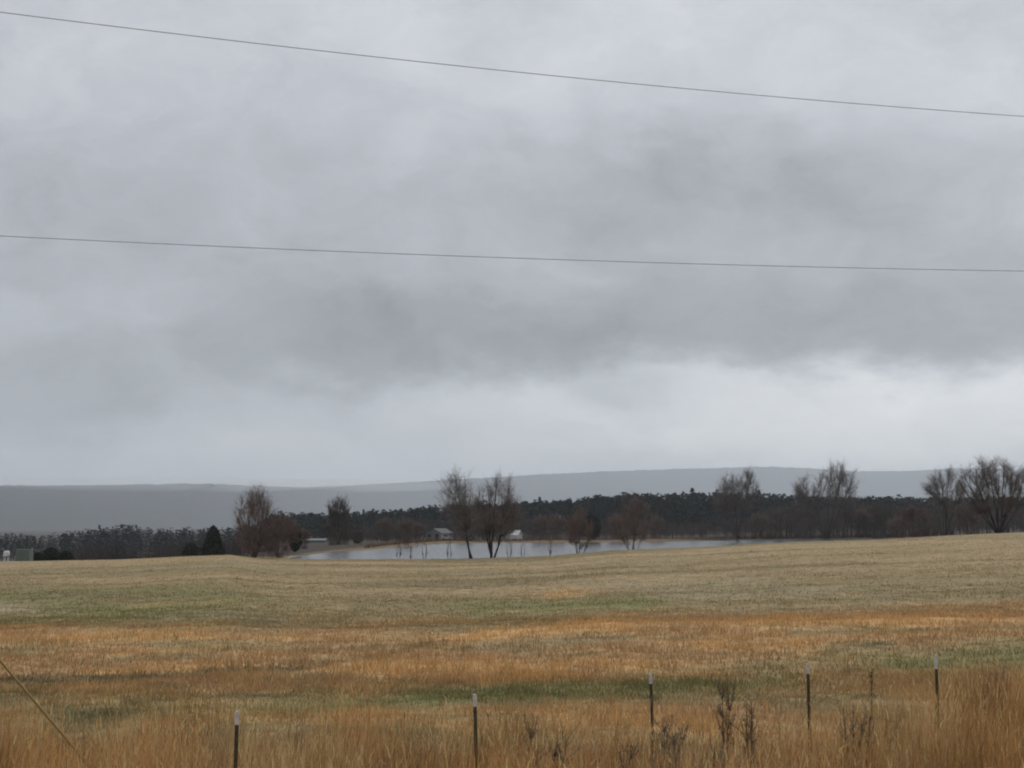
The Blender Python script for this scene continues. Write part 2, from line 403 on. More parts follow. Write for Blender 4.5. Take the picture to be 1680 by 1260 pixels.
# rough tufts of the near and middle pasture
def tuft_field(ntuft, y0, y1, per, hlo, hhi, wlo, whi, seed, power=1.0):
    rg = np.random.default_rng(seed)
    yy = y0 + (y1 - y0) * rg.random(ntuft) ** power
    xx = rg.uniform(-.40, .40, ntuft) * yy * 1.0
    ok = sdist(xx, yy, POND) > .6
    xx, yy = xx[ok], yy[ok]; nn = len(xx)
    t = tone(xx, yy)
    green = smooth(1.02, .80, t[:, 0] / t[:, 1])[:, None]
    orange = smooth(1.35, 1.75, t[:, 0] / t[:, 1])
    ht = rg.uniform(hlo, hhi, nn) * np.clip(rg.lognormal(-.1, .45, nn), .3, 2.2) * (.55 + .7 * orange) * (.5 + 1.0 * fbm(xx * .5, yy * .5, 3))
    ii = np.repeat(np.arange(nn), per)
    sp_ = .10 + .05 * rg.random(len(ii))
    px_ = xx[ii] + rg.normal(0, 1, len(ii)) * sp_ ; py_ = yy[ii] + rg.normal(0, 1, len(ii)) * sp_
    fv = (1 - .68 * smooth(35, 60, yy[ii]))[:, None]
    col = t[ii] * (1 + fv * rg.uniform(-.32, .36, (len(ii), 1))) * (1 + fv * np.repeat(rg.uniform(-.2, .2, (nn, 1)), per, 0)) * (1 + .25 * (1 - fv))
    hh = ht[ii] * rg.uniform(.5, 1.2, len(ii))
    return blades(np.column_stack([px_, py_, height(px_, py_) - .02]), hh, rg.uniform(wlo, whi, len(ii)), rg.normal(0, .35, (len(ii), 2)) * hh[:, None], col, rg)
sets = [tuft_field(26000, 14, 30, 7, .07, .19, .006, .013, 21), tuft_field(26000, 26, 50, 6, .07, .18, .010, .020, 22),
        tuft_field(120000, 44, 153, 3, .05, .13, .02, .045, 23, 1.5)]
off = 0; Vs, Ls, Ts, Cs = [], [], [], []
for a_, b_, c_, d_ in sets:
    Vs.append(a_); Ls.append(b_ + off); Ts.append(c_); Cs.append(d_); off += len(a_)
o = link('pasture_grass', mesh_np('pasture_grass', np.concatenate(Vs), np.concatenate(Ls), np.concatenate(Ts), np.concatenate(Cs)), M_grass)
tag(o, 'short tufted winter grass over the open pasture', 'pasture grass', kind='stuff')

# ------------------------------------------------------------------ bare trees
def unit(v): return v / (np.linalg.norm(v) + 1e-9)

def limb_path(p, d, L, rg, n=6, bend=.18, up=.15):
    pts = [p]; d = unit(d)
    for k in range(n):
        d = unit(d + rg.normal(0, bend, 3) + np.array([0, 0, up * .5]))
        pts.append(pts[-1] + d * L / n)
    return np.array(pts)

def bare_tree(name, base, H, stems, seed, label, group, ntwig=2200, r0=.16, limbs=9, twr=.014, tcol=(.105, .075, .066), twl=1.0, start=.3, spread=.9, skirt=0, env=None, nbr=46):
    """stems: (dx, dy, height fraction); the stems make the trunk, limbs and twigs the crown"""
    rg = np.random.default_rng(seed)
    H *= 1.06
    root = bpy.data.objects.new(name, None); COL.objects.link(root); root.location = base
    root.empty_display_size = .5
    tag(root, label, 'tree', group)
    tr, cr = MB(), MB()
    segs0, segs1, paths = [], [], []
    tcol = np.array(tcol)
    for (dx, dy, fr) in stems:
        n = 9; t = np.linspace(0, 1, n)
        h = H * fr
        wob = np.cumsum(rg.normal(0, .035 * h / n * 2, (n, 2)), 0); wob[0] = 0
        b0 = rg.normal(0, .12, 2) if len(stems) > 1 else np.zeros(2)
        P = np.column_stack([b0[0] + dx * t ** .85 + wob[:, 0], b0[1] + dy * t ** .85 + wob[:, 1], -.15 + (h + .15) * t * .94])
        R = .68 * r0 * fr * (1 - .88 * t) + .008
        R[0] *= 1.3
        tr.tube(P, R, 7)
        tang = np.gradient(P, axis=0)
        paths.append((P, R))
        for k in range(4):
            segs0.append(P[5:-1]); segs1.append(P[6:])
    if env is None:
        tx = [q_[0] for q_ in stems]
        env = [((min(tx) + max(tx)) / 2, (max(tx) - min(tx)) / 2 + .15 * H, start, 1.0, 1.0)]
    wsum = sum(e_[4] for e_ in env)
    for (cx, rx, z0, z1, we) in env:
        for k in range(int(nbr * we / wsum)):
            # a limb that bends up from a stem to a point of the rounded crown
            f = rg.uniform(-.75, 1) ; a_ = rg.uniform(0, 2 * math.pi); q_ = math.sqrt(max(0, 1 - f * f)) * math.sqrt(rg.uniform(.12, 1))
            T = np.array([cx + rx * q_ * math.cos(a_), .8 * rx * q_ * math.sin(a_), H * ((z0 + z1) / 2 + (z1 - z0) / 2 * f * rg.uniform(.88, 1.0))])
            best = None
            for (P, R) in paths:
                i_ = int(np.clip(np.searchsorted(P[:, 2], T[2] * rg.uniform(.45, .72)), 1, len(P) - 2))
                dd = np.hypot(*(P[i_, :2] - T[:2])) + .3 * abs(P[i_, 2] - .6 * T[2]) + rg.uniform(0, .12 * H)
                if best is None or dd < best[0]: best = (dd, P[i_], R[i_])
            S0 = best[1]; m_ = 6; t_ = np.linspace(0, 1, m_ + 1)[:, None]
            lp = S0 + (T - S0) * np.column_stack([t_[:, 0] ** .8, t_[:, 0] ** .8, t_[:, 0] ** 1.12]) + rg.normal(0, .014 * H, (m_ + 1, 3)) * (t_ * (1.15 - t_)) * 2
            rr = min(best[2] * .55, .0085 * H * .75)
            (tr if k % 3 == 0 else cr).tube(lp, np.linspace(rr, twr * .5, m_ + 1), 5, None if k % 3 == 0 else tcol * .6)
            segs0.append(lp[2:-1]); segs1.append(lp[3:])
            L = np.linalg.norm(T - S0)
            for k2 in range(5):
                i2 = rg.integers(2, m_)
                lp2 = limb_path(lp[i2], unit(lp[i2 + 1] - lp[i2]) + rg.normal(0, .5, 3), L * rg.uniform(.2, .45), rg, 3, .2, .2)
                cr.tube(lp2, np.linspace(max(rr * .35, twr * .7), twr * .4, 4), 4, tcol * .8)
                segs0.append(lp2[:-1]); segs1.append(lp2[1:])
    A, B = np.concatenate(segs0), np.concatenate(segs1)
    ntwig = int(ntwig * 3.1); twr = twr * .46
    ii = rg.integers(0, len(A), ntwig); q = rg.random((ntwig, 1))
    p0 = A[ii] * (1 - q) + B[ii] * q
    d = (B - A)[ii]; d /= np.linalg.norm(d, axis=1)[:, None] + 1e-9
    d = d * .7 + rg.normal(0, .55, (ntwig, 3)) + np.array([0, 0, .35])
    d /= np.linalg.norm(d, axis=1)[:, None]
    L = rg.uniform(.25, 1.0, ntwig) * H * .115 * twl
    p1 = p0 + d * L[:, None]
    tc_ = tcol * rg.uniform(.7, 1.35, (ntwig, 1))
    cr.twigs(p0, p1, twr * rg.uniform(.6, 1.3, ntwig), tc_)
    # second order shoots
    m2 = ntwig * 3; ii = rg.integers(0, ntwig, m2); q = rg.uniform(.2, .95, (m2, 1))
    s0 = p0[ii] * (1 - q) + p1[ii] * q
    d2 = d[ii] * .8 + rg.normal(0, .5, (m2, 3)) + np.array([0, 0, .2]); d2 /= np.linalg.norm(d2, axis=1)[:, None]
    cr.twigs(s0, s0 + d2 * (L[ii] * rg.uniform(.25, .6, m2))[:, None], twr * .6, tc_[ii])
    if skirt:       # suckers rising round the foot
        a = rg.uniform(0, 6.28, skirt); rr = H * .2 * np.sqrt(rg.random(skirt))
        p0 = np.column_stack([np.cos(a) * rr, np.sin(a) * rr, np.full(skirt, -.1)])
        p1 = p0 + np.column_stack([np.cos(a) * rr * .5, np.sin(a) * rr * .5, H * rg.uniform(.15, .55, skirt)]) + np.column_stack([rg.normal(0, .25, (skirt, 2)), np.zeros(skirt)])
        cr.twigs(p0, p1, twr * 1.3, tcol * rg.uniform(.7, 1.3, (skirt, 1)))
    tr.build('trunk', M_bark, root, True)
    cr.build('crown', M_twig, root)
    return root

def tree_at(name, px, Y, pytop, stems, seed, label, group, **kw):
    X = xat(px, Y); z = hz(X, Y)
    H = at(px, pytop, Y)[2] - z
    return bare_tree(name, (X, Y, z), H, stems, seed, label, group, **kw)

GP = 'bare trees round the pond'
def fan(n, w, rg_seed, f0=.7, dy=.6):
    rg = np.random.default_rng(rg_seed)
    return [((k / (n - 1) * 2 - 1) * w + rg.normal(0, .1 * w), rg.normal(0, dy), rg.uniform(f0, 1.0) * (1 - .22 * abs(k / (n - 1) * 2 - 1))) for k in range(n)]

RED = (.185, .130, .110); BRN = (.17, .136, .118); GRY = (.20, .175, .155)
tree_at('willow', 420, 154, 806, fan(9, 2.0, 1, .75), 101, 'bare reddish many stemmed tree at the left end of the pond', GP, ntwig=2600, r0=.13, limbs=7, start=.25, tcol=RED, twr=.015, spread=.55, twl=1.1, skirt=90, env=[(0, 2.35, 0.12, 1.0, 1.1), (.3, 2.5, 0.0, .5, .7)], nbr=110)
tree_at('shrub', 460, 155.5, 842, fan(7, 1.7, 2, .7), 102, 'low rounded reddish bare shrub beside the left end of the pond', GP, ntwig=1500, r0=.06, limbs=6, start=.1, tcol=RED, twr=.015, spread=.9, twl=1.3, skirt=120, env=[(0, 2.3, 0.0, 1.0, 1)], nbr=90)['category'] = 'shrub'
tree_at('bare_tree', 555, 258, 818, [(.2, 0, 1), (-.9, .3, .86), (1.0, -.3, .84), (-1.5, -.3, .6), (1.6, .3, .58)], 103, 'upright bare tree with dense dark skirt on the far bank, left', GP, ntwig=2000, r0=.13, limbs=9, start=.2, tcol=(.10, .07, .06), twr=.025, twl=.95, skirt=160, env=[(0, 2.0, 0.45, 1.0, 1), (0, 2.9, 0.08, 0.62, 1.2)], nbr=60)
tree_at('bare_tree', 776, 154, 780, [(-2.3, .4, 1), (-1.2, -.5, .8)], 104, 'tallest bare tree at the pond edge, its thin trunk leaning left', GP, ntwig=1700, r0=.15, limbs=10, start=.5, tcol=GRY, twr=.013, spread=.95, env=[(-1.7, 2.1, 0.42, 1.0, 1), (-0.4, 2.2, 0.2, 0.72, 0.7)], nbr=76)
tree_at('bare_tree', 809, 155.5, 789, [(-.55, .2, .93), (.65, -.2, 1), (1.5, .4, .9), (-1.2, .3, .82)], 105, 'bare tree with dark twin trunks, at the near pond edge', GP, ntwig=2200, r0=.17, limbs=10, start=.4, tcol=(.18, .14, .122), twr=.013, spread=.9, env=[(0.6, 3.0, 0.25, 1.0, 1)], nbr=80)
tree_at('bare_tree', 950, 161, 838, fan(4, 1.2, 3, .8), 106, 'small bare brown tree at the pond edge in front of the dark round evergreen', GP, ntwig=1300, r0=.085, limbs=8, start=.3, tcol=RED, twr=.014, twl=1.1, env=[(0, 1.6, 0.15, 1.0, 1)])
tree_at('bare_tree', 1036, 166, 818, fan(6, 1.9, 4, .78), 107, 'thin stemmed pale brown clump tree standing in the middle of the pond shore', GP, ntwig=1500, r0=.06, limbs=7, start=.35, tcol=(.19, .14, .12), twr=.013, env=[(0, 2.5, 0.2, 1.0, 1)])
tree_at('bare_tree', 1209, 328, 777, [(-3.6, .3, .84), (3.4, .4, 1), (.4, 1.0, .9), (-1.6, -.4, .78)], 108, 'left one of the two tall V shaped bare trees on the far bank', GP, ntwig=2600, r0=.30, limbs=10, start=.5, tcol=(.18, .145, .128), twr=.024, spread=.9, env=[(-2.8, 3.5, 0.42, 0.93, 0.9), (2.0, 4.3, 0.42, 1.0, 1.2)], nbr=64)
tree_at('bare_tree', 1276, 334, 836, [(-.9, 0, 1), (.8, .2, .85)], 109, 'small thin bare tree on the far bank between the two V shaped ones', GP, ntwig=900, r0=.14, limbs=8, start=.35, tcol=BRN, twr=.022)
tree_at('bare_tree', 1354, 337, 768, [(-6.4, .5, .62), (3.2, -.3, 1), (1.4, .8, .82), (6.2, .6, .86), (-2.6, .5, .7)], 110, 'wide bare tree on the far bank with one long limb leaning left', GP, ntwig=3000, r0=.30, limbs=10, start=.5, tcol=(.18, .148, .13), twr=.024, env=[(2.4, 5.9, 0.38, 1.0, 1.4), (-4.8, 3.4, 0.35, 0.82, 0.8)], nbr=70)
tree_at('bare_tree', 1385, 341, 820, [(.3, 0, 1), (1.2, .3, .8)], 111, 'slim dark bare tree just right of the wide leaning one', GP, ntwig=1000, r0=.17, limbs=8, start=.4, tcol=BRN, twr=.022)
tree_at('bare_tree', 1440, 338, 826, fan(5, 3.2, 5, .7), 112, 'low spreading dark bare tree at the right end of the pond', GP, ntwig=1500, r0=.13, limbs=8, start=.25, tcol=(.085, .066, .058), twr=.024, skirt=200, env=[(0, 3.6, 0.1, 1.0, 1)])
tree_at('bare_tree', 1548, 196, 772, [(-.7, .2, 1), (1.9, .3, .8), (.3, -.4, .7)], 113, 'slender two stemmed bare tree on the crest left of the great fan shaped one', GP, ntwig=2000, r0=.16, limbs=10, start=.4, tcol=GRY, twr=.014, env=[(0, 3.2, 0.3, 1.0, 1)])
tree_at('shrub', 1500, 205, 832, fan(6, 1.8, 6, .7), 114, 'reddish bare thicket on the crest between pond and the slender tree', GP, ntwig=1400, r0=.06, limbs=6, start=.15, tcol=RED, twr=.018, twl=1.4, skirt=200, env=[(0, 2.4, 0.08, 1.0, 1)])['category'] = 'shrub'
tree_at('bare_tree', 1634, 176, 757, fan(11, 4.4, 7, .82, .9), 115, 'great fan shaped many stemmed bare tree at the right end of the crest', GP, ntwig=4200, r0=.17, limbs=9, start=.3, tcol=(.15, .115, .098), twr=.015, spread=.6, env=[(0, 4.9, 0.18, 1.0, 1)], nbr=110)

# second row of single bare trees behind the pond, copies of one kind
def copy_tree(o, loc, sc, rz):
    c = o.copy(); COL.objects.link(c); c.location = loc; c.scale = (sc, sc, sc); c.rotation_euler = (0, 0, rz)
    for ch in o.children:
        d = ch.copy(); COL.objects.link(d); d.parent = c
    return c
GB = 'small bare trees behind the pond'
proto = tree_at('bare_tree', 635, 300, 850, fan(4, 1.3, 8, .8), 120, 'leftmost small bare reddish tree on the far bank, in the open', GB, ntwig=1100, r0=.10, limbs=8, start=.2, tcol=RED, twr=.026, twl=1.2, skirt=150)
row2 = [(665, 305, 1.0, 'small bare tree on the far bank just left of the grey gabled house'), (684, 318, .85, 'lowest bare tree beside the left wall of the grey gabled house'),
        (760, 322, 1.15, 'small bare tree behind the leaning pond edge tree'), (888, 312, 1.1, 'small bare tree just right of the white roofed shed'),
        (912, 322, 1.25, 'small bare tree left of the dark round evergreen'), (1010, 318, 1.2, 'small bare tree on the far bank right of the dark round evergreen'),
        (1075, 330, 1.15, 'small bare tree on the far bank in front of the tallest pines'), (1240, 350, 1.3, 'small bare tree just right of the first V shaped tree'),
        (1415, 352, 1.5, 'small bare tree behind the low spreading one at the pond end'), (1470, 300, 1.3, 'small bare tree beyond the right tip of the pond'),
        (500, 215, .62, 'small bare tree on the bank right of the reddish rounded shrub'), (1588, 215, 1.0, 'small bare tree between the slender and the fan shaped trees')]
for px, Y, s, lab in row2:
    X = xat(px, Y)
    c = copy_tree(proto, (X, Y, hz(X, Y)), s, rng.uniform(0, 6)); c['label'] = lab

GS = 'thin stem clumps on the near pond shore'  # thin stem clumps drawn for the dark upright strokes across the water
sp0 = tree_at('stem_clump', 697, 151.2, 889, [(-.15, 0, 1), (.2, .1, .85), (.05, -.1, .7)], 140, 'thin bare stem clump on the near pond shore, left of the leaning tree', GS, ntwig=90, r0=.03, twr=.009, nbr=9, tcol=(.15, .125, .11), env=[(0, .45, .2, 1.0, 1)])
for px, Y, sc, lab in [(655, 151, 1.0, 'thin bare stem clump farthest left along the near pond shore'), (675, 151.6, .8, 'second thin bare stem clump from the left on the near pond shore'), (738, 151.6, 1.0, 'thin bare stem clump close left of the leaning tree at the pond'),
                       (835, 153.6, 1.0, 'thin bare stem clump just right of the twin trunked tree'), (858, 154.5, .85, 'middle one of three thin stem clumps right of the twin trunked tree'), (902, 156.5, 1.1, 'rightmost thin bare stem clump on the near pond shore')]:
    X = xat(px, Y); c = copy_tree(sp0, (X, Y, hz(X, Y)), sc, rng.uniform(0, 6)); c['label'] = lab

# ------------------------------------------------------------------ evergreen shrubs and cedars
def evergreen(name, px, Y, pytop, wpx, seed, label, shape='round', cat='shrub', n=1500):
    rg = np.random.default_rng(seed)
    X = xat(px, Y); z = hz(X, Y); H = at(px, pytop, Y)[2] - z; W = wpx / F * Y / 2
    root = bpy.data.objects.new(name, None); COL.objects.link(root); root.location = (X, Y, z); tag(root, label, cat, 'dark evergreens')
    t = MB(); t.tube(np.array([[0, 0, -.2], [.05, 0, H * .3], [-.03, .04, H * .6], [0, 0, H * .9]]), [.09 * H / 3, .07 * H / 3, .05 * H / 3, .012], 6); t.build('trunk', M_bark, root, True)
    f = rg.random(n); a = rg.uniform(0, 2 * math.pi, n)
    if shape == 'round': prof = np.sqrt(np.clip(1 - (2 * f - 1) ** 2, 0, 1)) * .9 + .1
    else: prof = (1 - f) ** .6 * (.55 + .9 * fbm(f * 7 + seed, a * .9, 2)) * np.minimum(1, .6 + f * 4)
    lob = .72 + .5 * fbm(a * 1.3 + seed, f * 4, 3)
    rr = W * prof * lob * rg.random(n) ** .4
    P = np.column_stack([rr * np.cos(a), rr * np.sin(a), H * (.04 + .95 * f)])
    c = MB(); col = np.array([.030, .038, .024]) * rg.uniform(.5, 1.5, (n, 1))
    c.leaves(P, H * .055 * rg.uniform(.6, 1.4, n), col, rg); c.build('foliage', M_leaf, root)
    return root
evergreen('evergreen_shrub', 88, 168, 898, 28, 201, 'low dark evergreen shrub just right of the faded green box')
evergreen('evergreen_shrub', 113, 170, 904, 26, 202, 'flattest dark evergreen shrub on the left rim of the pasture')
evergreen('evergreen_shrub', 68, 166, 906, 18, 203, 'smallest dark evergreen shrub touching the faded green box')
evergreen('cedar_tree', 352, 195, 864, 44, 204, 'dark shaggy evergreen tree left of the reddish many stemmed tree', 'cone', 'tree', 2600)
evergreen('evergreen_shrub', 316, 205, 890, 28, 205, 'dark evergreen bush at the left foot of the shaggy evergreen tree')
evergreen('evergreen_shrub', 588, 262, 873, 20, 206, 'dark evergreen bush at the right foot of the skirted far bank tree')
evergreen('cedar_tree', 970, 300, 846, 34, 207, 'dark round evergreen standing alone on the far bank', 'round', 'tree', 2000)
evergreen('evergreen_shrub', 486, 190, 862, 22, 208, 'dark evergreen bush behind the reddish rounded shrub')

# ------------------------------------------------------------------ far woods (masses)
def woods_bare(name, label, spots, seed, ntw, twr, cols):
    rg = np.random.default_rng(seed); mb = MB()
    for (x, y, z, H) in spots:
        c = cols[rg.integers(0, len(cols))] * rg.uniform(.75, 1.25)
        top = np.array([x + rg.normal(0, .08 * H), y, z + H * .75])
        mb.tube(np.array([[x, y, z - .5], [x + rg.normal(0, .1), y, z + H * .4], top]), [.03 * H * .5, .02 * H * .5, .03], 4, c * .55)
        n = ntw; f = rg.beta(2.0, 1.5, n); a = rg.uniform(0, 6.28, n)
        r = H * .30 * np.sqrt(np.clip(1 - ((f - .55) / .62) ** 2, .05, 1)) * np.sqrt(rg.random(n))
        p0 = np.column_stack([x + r * np.cos(a), y + r * np.sin(a), z + H * (.12 + .75 * f)])
        d = np.column_stack([np.cos(a) * .5, np.sin(a) * .5, np.full(n, .9)]) + rg.normal(0, .4, (n, 3))
        mb.twigs(p0, p0 + d * (H * rg.uniform(.07, .2, n))[:, None], twr * H * rg.uniform(.5, 1.2, n), c * rg.uniform(.75, 1.3, (n, 1)))
    o = mb.build(name, M_twig); tag(o, label, 'woods', kind='stuff'); return o

def woods_pine(name, label, spots, seed, nl, col):
    rg = np.random.default_rng(seed)
    S = np.array(spots); n = len(S)
    ii = np.repeat(np.arange(n), nl)
    f = rg.random(len(ii)) ** .8; a = rg.uniform(0, 6.28, len(ii))
    kind = (rg.random(n) < .3)[ii]
    prof = np.where(kind, (1 - f) ** .8 * .20 + .02, np.sqrt(np.clip(1 - ((f - .5) / .56) ** 2, .02, 1)) * .20)
    H = S[ii, 3]; wv = rg.uniform(.75, 1.35, n)[ii]
    r = H * prof * wv * np.sqrt(rg.random(len(ii)))
    P = np.column_stack([S[ii, 0] + r * np.cos(a), S[ii, 1] + r * np.sin(a), S[ii, 2] + H * (.08 + .92 * f)])
    mb = MB(); base = col * rg.uniform(.7, 1.35, (n, 1))
    mb.leaves(P, H * .05 * rg.uniform(.6, 1.4, len(ii)), base[ii] * rg.uniform(.7, 1.3, (len(ii), 1)), rg, .3)
    o = mb.build(name, M_leaf); tag(o, label, 'forest', kind='stuff'); return o

def spots(n, u0, u1, y0, y1, topfun, seed, jit, hmin=4, hmax=17, dens=None):
    rg = np.random.default_rng(seed); out = []
    while len(out) < n:
        u = rg.uniform(u0, u1); Y = rg.uniform(y0, y1)
        if dens is not None and rg.random() > dens(u): continue
        X = xat(u, Y); z = hz(X, Y)
        top = EYE + (HOR - topfun(u)) / F * Y
        H = (top - z) * (1 - jit * rg.random() ** .8) + rg.normal(0, .25) + (1.6 * rg.random() if rg.random() < .035 else 0)
        H = min(max(H, hmin), hmax)
        out.append((X, Y, z, H))
    return out

def clear(S, gaps):
    return [p for p in S if not any(a < 840 + F * p[0] / p[1] < b and p[1] < y + 6 for a, b, y in gaps)]

ptop = lambda u: np.interp(u, [380, 460, 520, 600, 700, 760, 850, 950, 1040, 1180, 1300, 1420, 1520, 1700, 1900], [852, 845, 845, 843, 834, 830, 828, 820, 813, 812, 816, 818, 819, 819, 818])
wooded = spots(2300, 440, 1900, 490, 660, lambda u: ptop(u) - 4, 31, .26, 5, 18)
woods_pine('pine_forest', 'dark pine forest on the low hill behind the pond', wooded, 32, 105, np.array([.014, .019, .018]))
ltop = lambda u: np.interp(u, [-300, 0, 60, 110, 190, 220, 260, 300, 345, 380, 450], [874, 871, 876, 872, 862, 860, 866, 864, 864, 862, 858])
sp_l = spots(900, -250, 470, 480, 900, ltop, 33, .42, 5, 17)
woods_pine('pine_forest', 'dark pine forest in the valley at the left below the ridge', sp_l, 34, 64, np.array([.015, .019, .020]))
sp_l2 = spots(260, 60, 410, 190, 330, lambda u: np.interp(u, [60, 130, 200, 400], [898, 888, 880, 876]), 35, .6, 1.8, 8)
woods_bare('bare_woods', 'dark brown bare woods in the valley left of the pond', sp_l2, 36, 110, .0055, [np.array([.055, .046, .042]), np.array([.068, .052, .046])])
btop = lambda u: np.interp(u, [560, 600, 700, 800, 950, 1100, 1180, 1240, 1300, 1420, 1500, 1680, 1900], [862, 856, 842, 840, 846, 848, 846, 828, 820, 816, 816, 813, 812])
sp_b = spots(760, 560, 1900, 350, 490, btop, 37, .6, 2.5, 13)
sp_b += spots(130, 440, 720, 228, 335, lambda u: np.interp(u, [440, 560, 720], [866, 866, 864]), 41, .6, 1.8, 6)
sp_b = clear(sp_b, [(498, 540, 420), (688, 745, 430), (836, 872, 430), (906, 930, 440)])
woods_bare('bare_woods', 'brown bare woods between the pond and the dark pine hill', sp_b, 38, 230, .0050, [np.array([.075, .058, .050]), np.array([.088, .063, .055]), np.array([.062, .055, .047])])
# brushy growth on the far bank
rg = np.random.default_rng(40); pts = []
n = 5200; u = rg.uniform(600, 1560, n); Y = np.interp(u, [600, 690, 740, 900, 1000, 1200, 1420, 1560], [208, 262, 281, 290, 301, 328, 342, 330]) + rg.exponential(7, n)
X = xat(u, Y); z = height(X, Y)
p0 = np.column_stack([X, Y, z - .05]); hh = rg.uniform(.3, 1.0, n) * (.5 + fbm(X * .12, Y * .12, 2)) * np.interp(u, [600, 1150, 1250, 1560], [.7, .8, 2.0, 2.4])
p1 = p0 + np.column_stack([rg.normal(0, .25, (n, 2)), hh])
mb = MB(); dk = np.interp(u, [600, 1150, 1250, 1560], [1, .9, .35, .3])[:, None]
mb.twigs(p0, p1, .05, np.array([.17, .10, .06]) * dk * rg.uniform(.6, 1.3, (n, 1)))
o = mb.build('brush', M_twig); tag(o, 'low brown brush along the far bank of the pond', 'brush', kind='stuff')

# ------------------------------------------------------------------ far wooded ridge
A = np.array([(-1500, 5000, 797), (-700, 5200, 797), (0, 5500, 797), (200, 5800, 796), (370, 6300, 796), (440, 6800, 799), (510, 7500, 801), (600, 8200, 796), (800, 9300, 785), (950, 9900, 776), (1100, 10300, 770),
              (1190, 10500, 768), (1250, 10500, 766), (1330, 10500, 769), (1400, 10500, 774), (1500, 10500, 773), (1560, 10500, 769), (1680, 10500, 771), (2000, 10300, 775), (2400, 9600, 772), (3000, 8800, 776)])
ns, ncx = 900, 40
t = np.linspace(0, len(A) - 1, ns); k = np.arange(len(A))
u = np.interp(t, k, A[:, 0]); Yc = np.interp(t, k, A[:, 1]); py = np.interp(t, k, A[:, 2])
ker = np.hanning(41); ker /= ker.sum()
sm = lambda a: np.convolve(np.pad(a, 20, 'edge'), ker, 'valid')
Yc, py = sm(Yc), sm(py)
q = np.linspace(-1, 1, ncx)
V = np.zeros((ns, ncx, 3))
topz = EYE + (HOR - py) / F * Yc
for c_, qq in enumerate(q):
    Yq = Yc + qq * (1500 if qq < 0 else 700)
    Xq = (u - 840) / F * Yc * (1 + .0 * qq)
    pr = (1 - abs(qq)) ; pr = pr * pr * (3 - 2 * pr)
    hq = -14 + (topz + 14) * (pr ** .8)
    hq = hq + pr * (46 * (fbm(Xq * .0022, Yq * .0016, 4) - .5) * min(1, abs(qq) * 5) + 8 * (vnoise(Xq * .05, Yq * .05 + 3) - .5))
    V[:, c_] = np.stack([Xq, Yq, hq], 1)
i = np.arange(ns - 1)[:, None]; j = np.arange(ncx - 1)[None, :]
quads = np.stack([i * ncx + j, (i + 1) * ncx + j, (i + 1) * ncx + j + 1, i * ncx + j + 1], -1).reshape(-1, 4)
Vf = V.reshape(-1, 3)
hc = lerp(np.broadcast_to(np.array([.045, .042, .040]), (len(Vf), 3)), np.array([.028, .034, .030]), smooth(.4, .6, fbm(Vf[:, 0] * .004, Vf[:, 1] * .004, 3)))
o = link('hills', mesh_np('hills', Vf, quads.ravel(), np.full(len(quads), 4), hc, True), M_hill)
tag(o, 'long wooded ridge fading into grey mist behind everything', 'hills', kind='structure')

# ------------------------------------------------------------------ small buildings
def gable(name, px, Y, wpx, hpx, depth, label, wall, roof, rz=0, eave=.6, door=True):
    X = xat(px, Y); z = hz(X, Y); W = wpx / F * Y; H = hpx / F * Y
    root = bpy.data.objects.new(name, None); COL.objects.link(root); root.location = (X, Y, z); root.rotation_euler = (0, 0, rz)
    tag(root, label, 'house')
    he = H * eave; w = MB(); D = depth
    w.add([[-W/2, 0, -.5], [W/2, 0, -.5], [W/2, 0, he], [0, 0, H*.97], [-W/2, 0, he], [-W/2, D, -.5], [W/2, D, -.5], [W/2, D, he], [0, D, H*.97], [-W/2, D, he]],
          [(0, 1, 2, 3, 4), (9, 8, 7, 6, 5), (1, 6, 7, 2), (5, 0, 4, 9), (0, 5, 6, 1)])
    w.build('wall', wall, root)
    r = MB(); e = .25; sl = (H * .97 - he) / (W / 2)
    for s in (-1, 1):
        a0, a1 = s * (W / 2 + e), 0
        z0, z1 = he - sl * e + .02, H * .97 + .02
        r.add([[a0, -e, z0], [a1, -e, z1], [a1, D + e, z1], [a0, D + e, z0], [a0, -e, z0 + .15], [a1, -e, z1 + .15], [a1, D + e, z1 + .15], [a0, D + e, z0 + .15]],
              [(0, 1, 2, 3), (7, 6, 5, 4), (0, 4, 5, 1), (3, 2, 6, 7), (0, 3, 7, 4), (1, 5, 6, 2)])
    r.build('roof', roof, root)
    if door:
        d = MB(); d.box((W * .22, -.03, 1.0), (.95, .06, 2.0)); d.build('door', M_dark, root)
        for sx in (-.28,):
            d = MB(); d.box((W * sx, -.03, 1.45), (.9, .06, .9)); d.build('window', M_dark, root)
    return root
gable('house', 712, 430, 27, 20, 9, 'grey gabled house on the far bank behind the left part of the pond', M_palewall, M_roofgrey, -.35)
gable('shed', 853, 430, 21, 17, 6, 'small white roofed shed behind the pond, right of the twin trunked tree', M_white, M_rooflite, 1.2, .55, False)['category'] = 'shed'

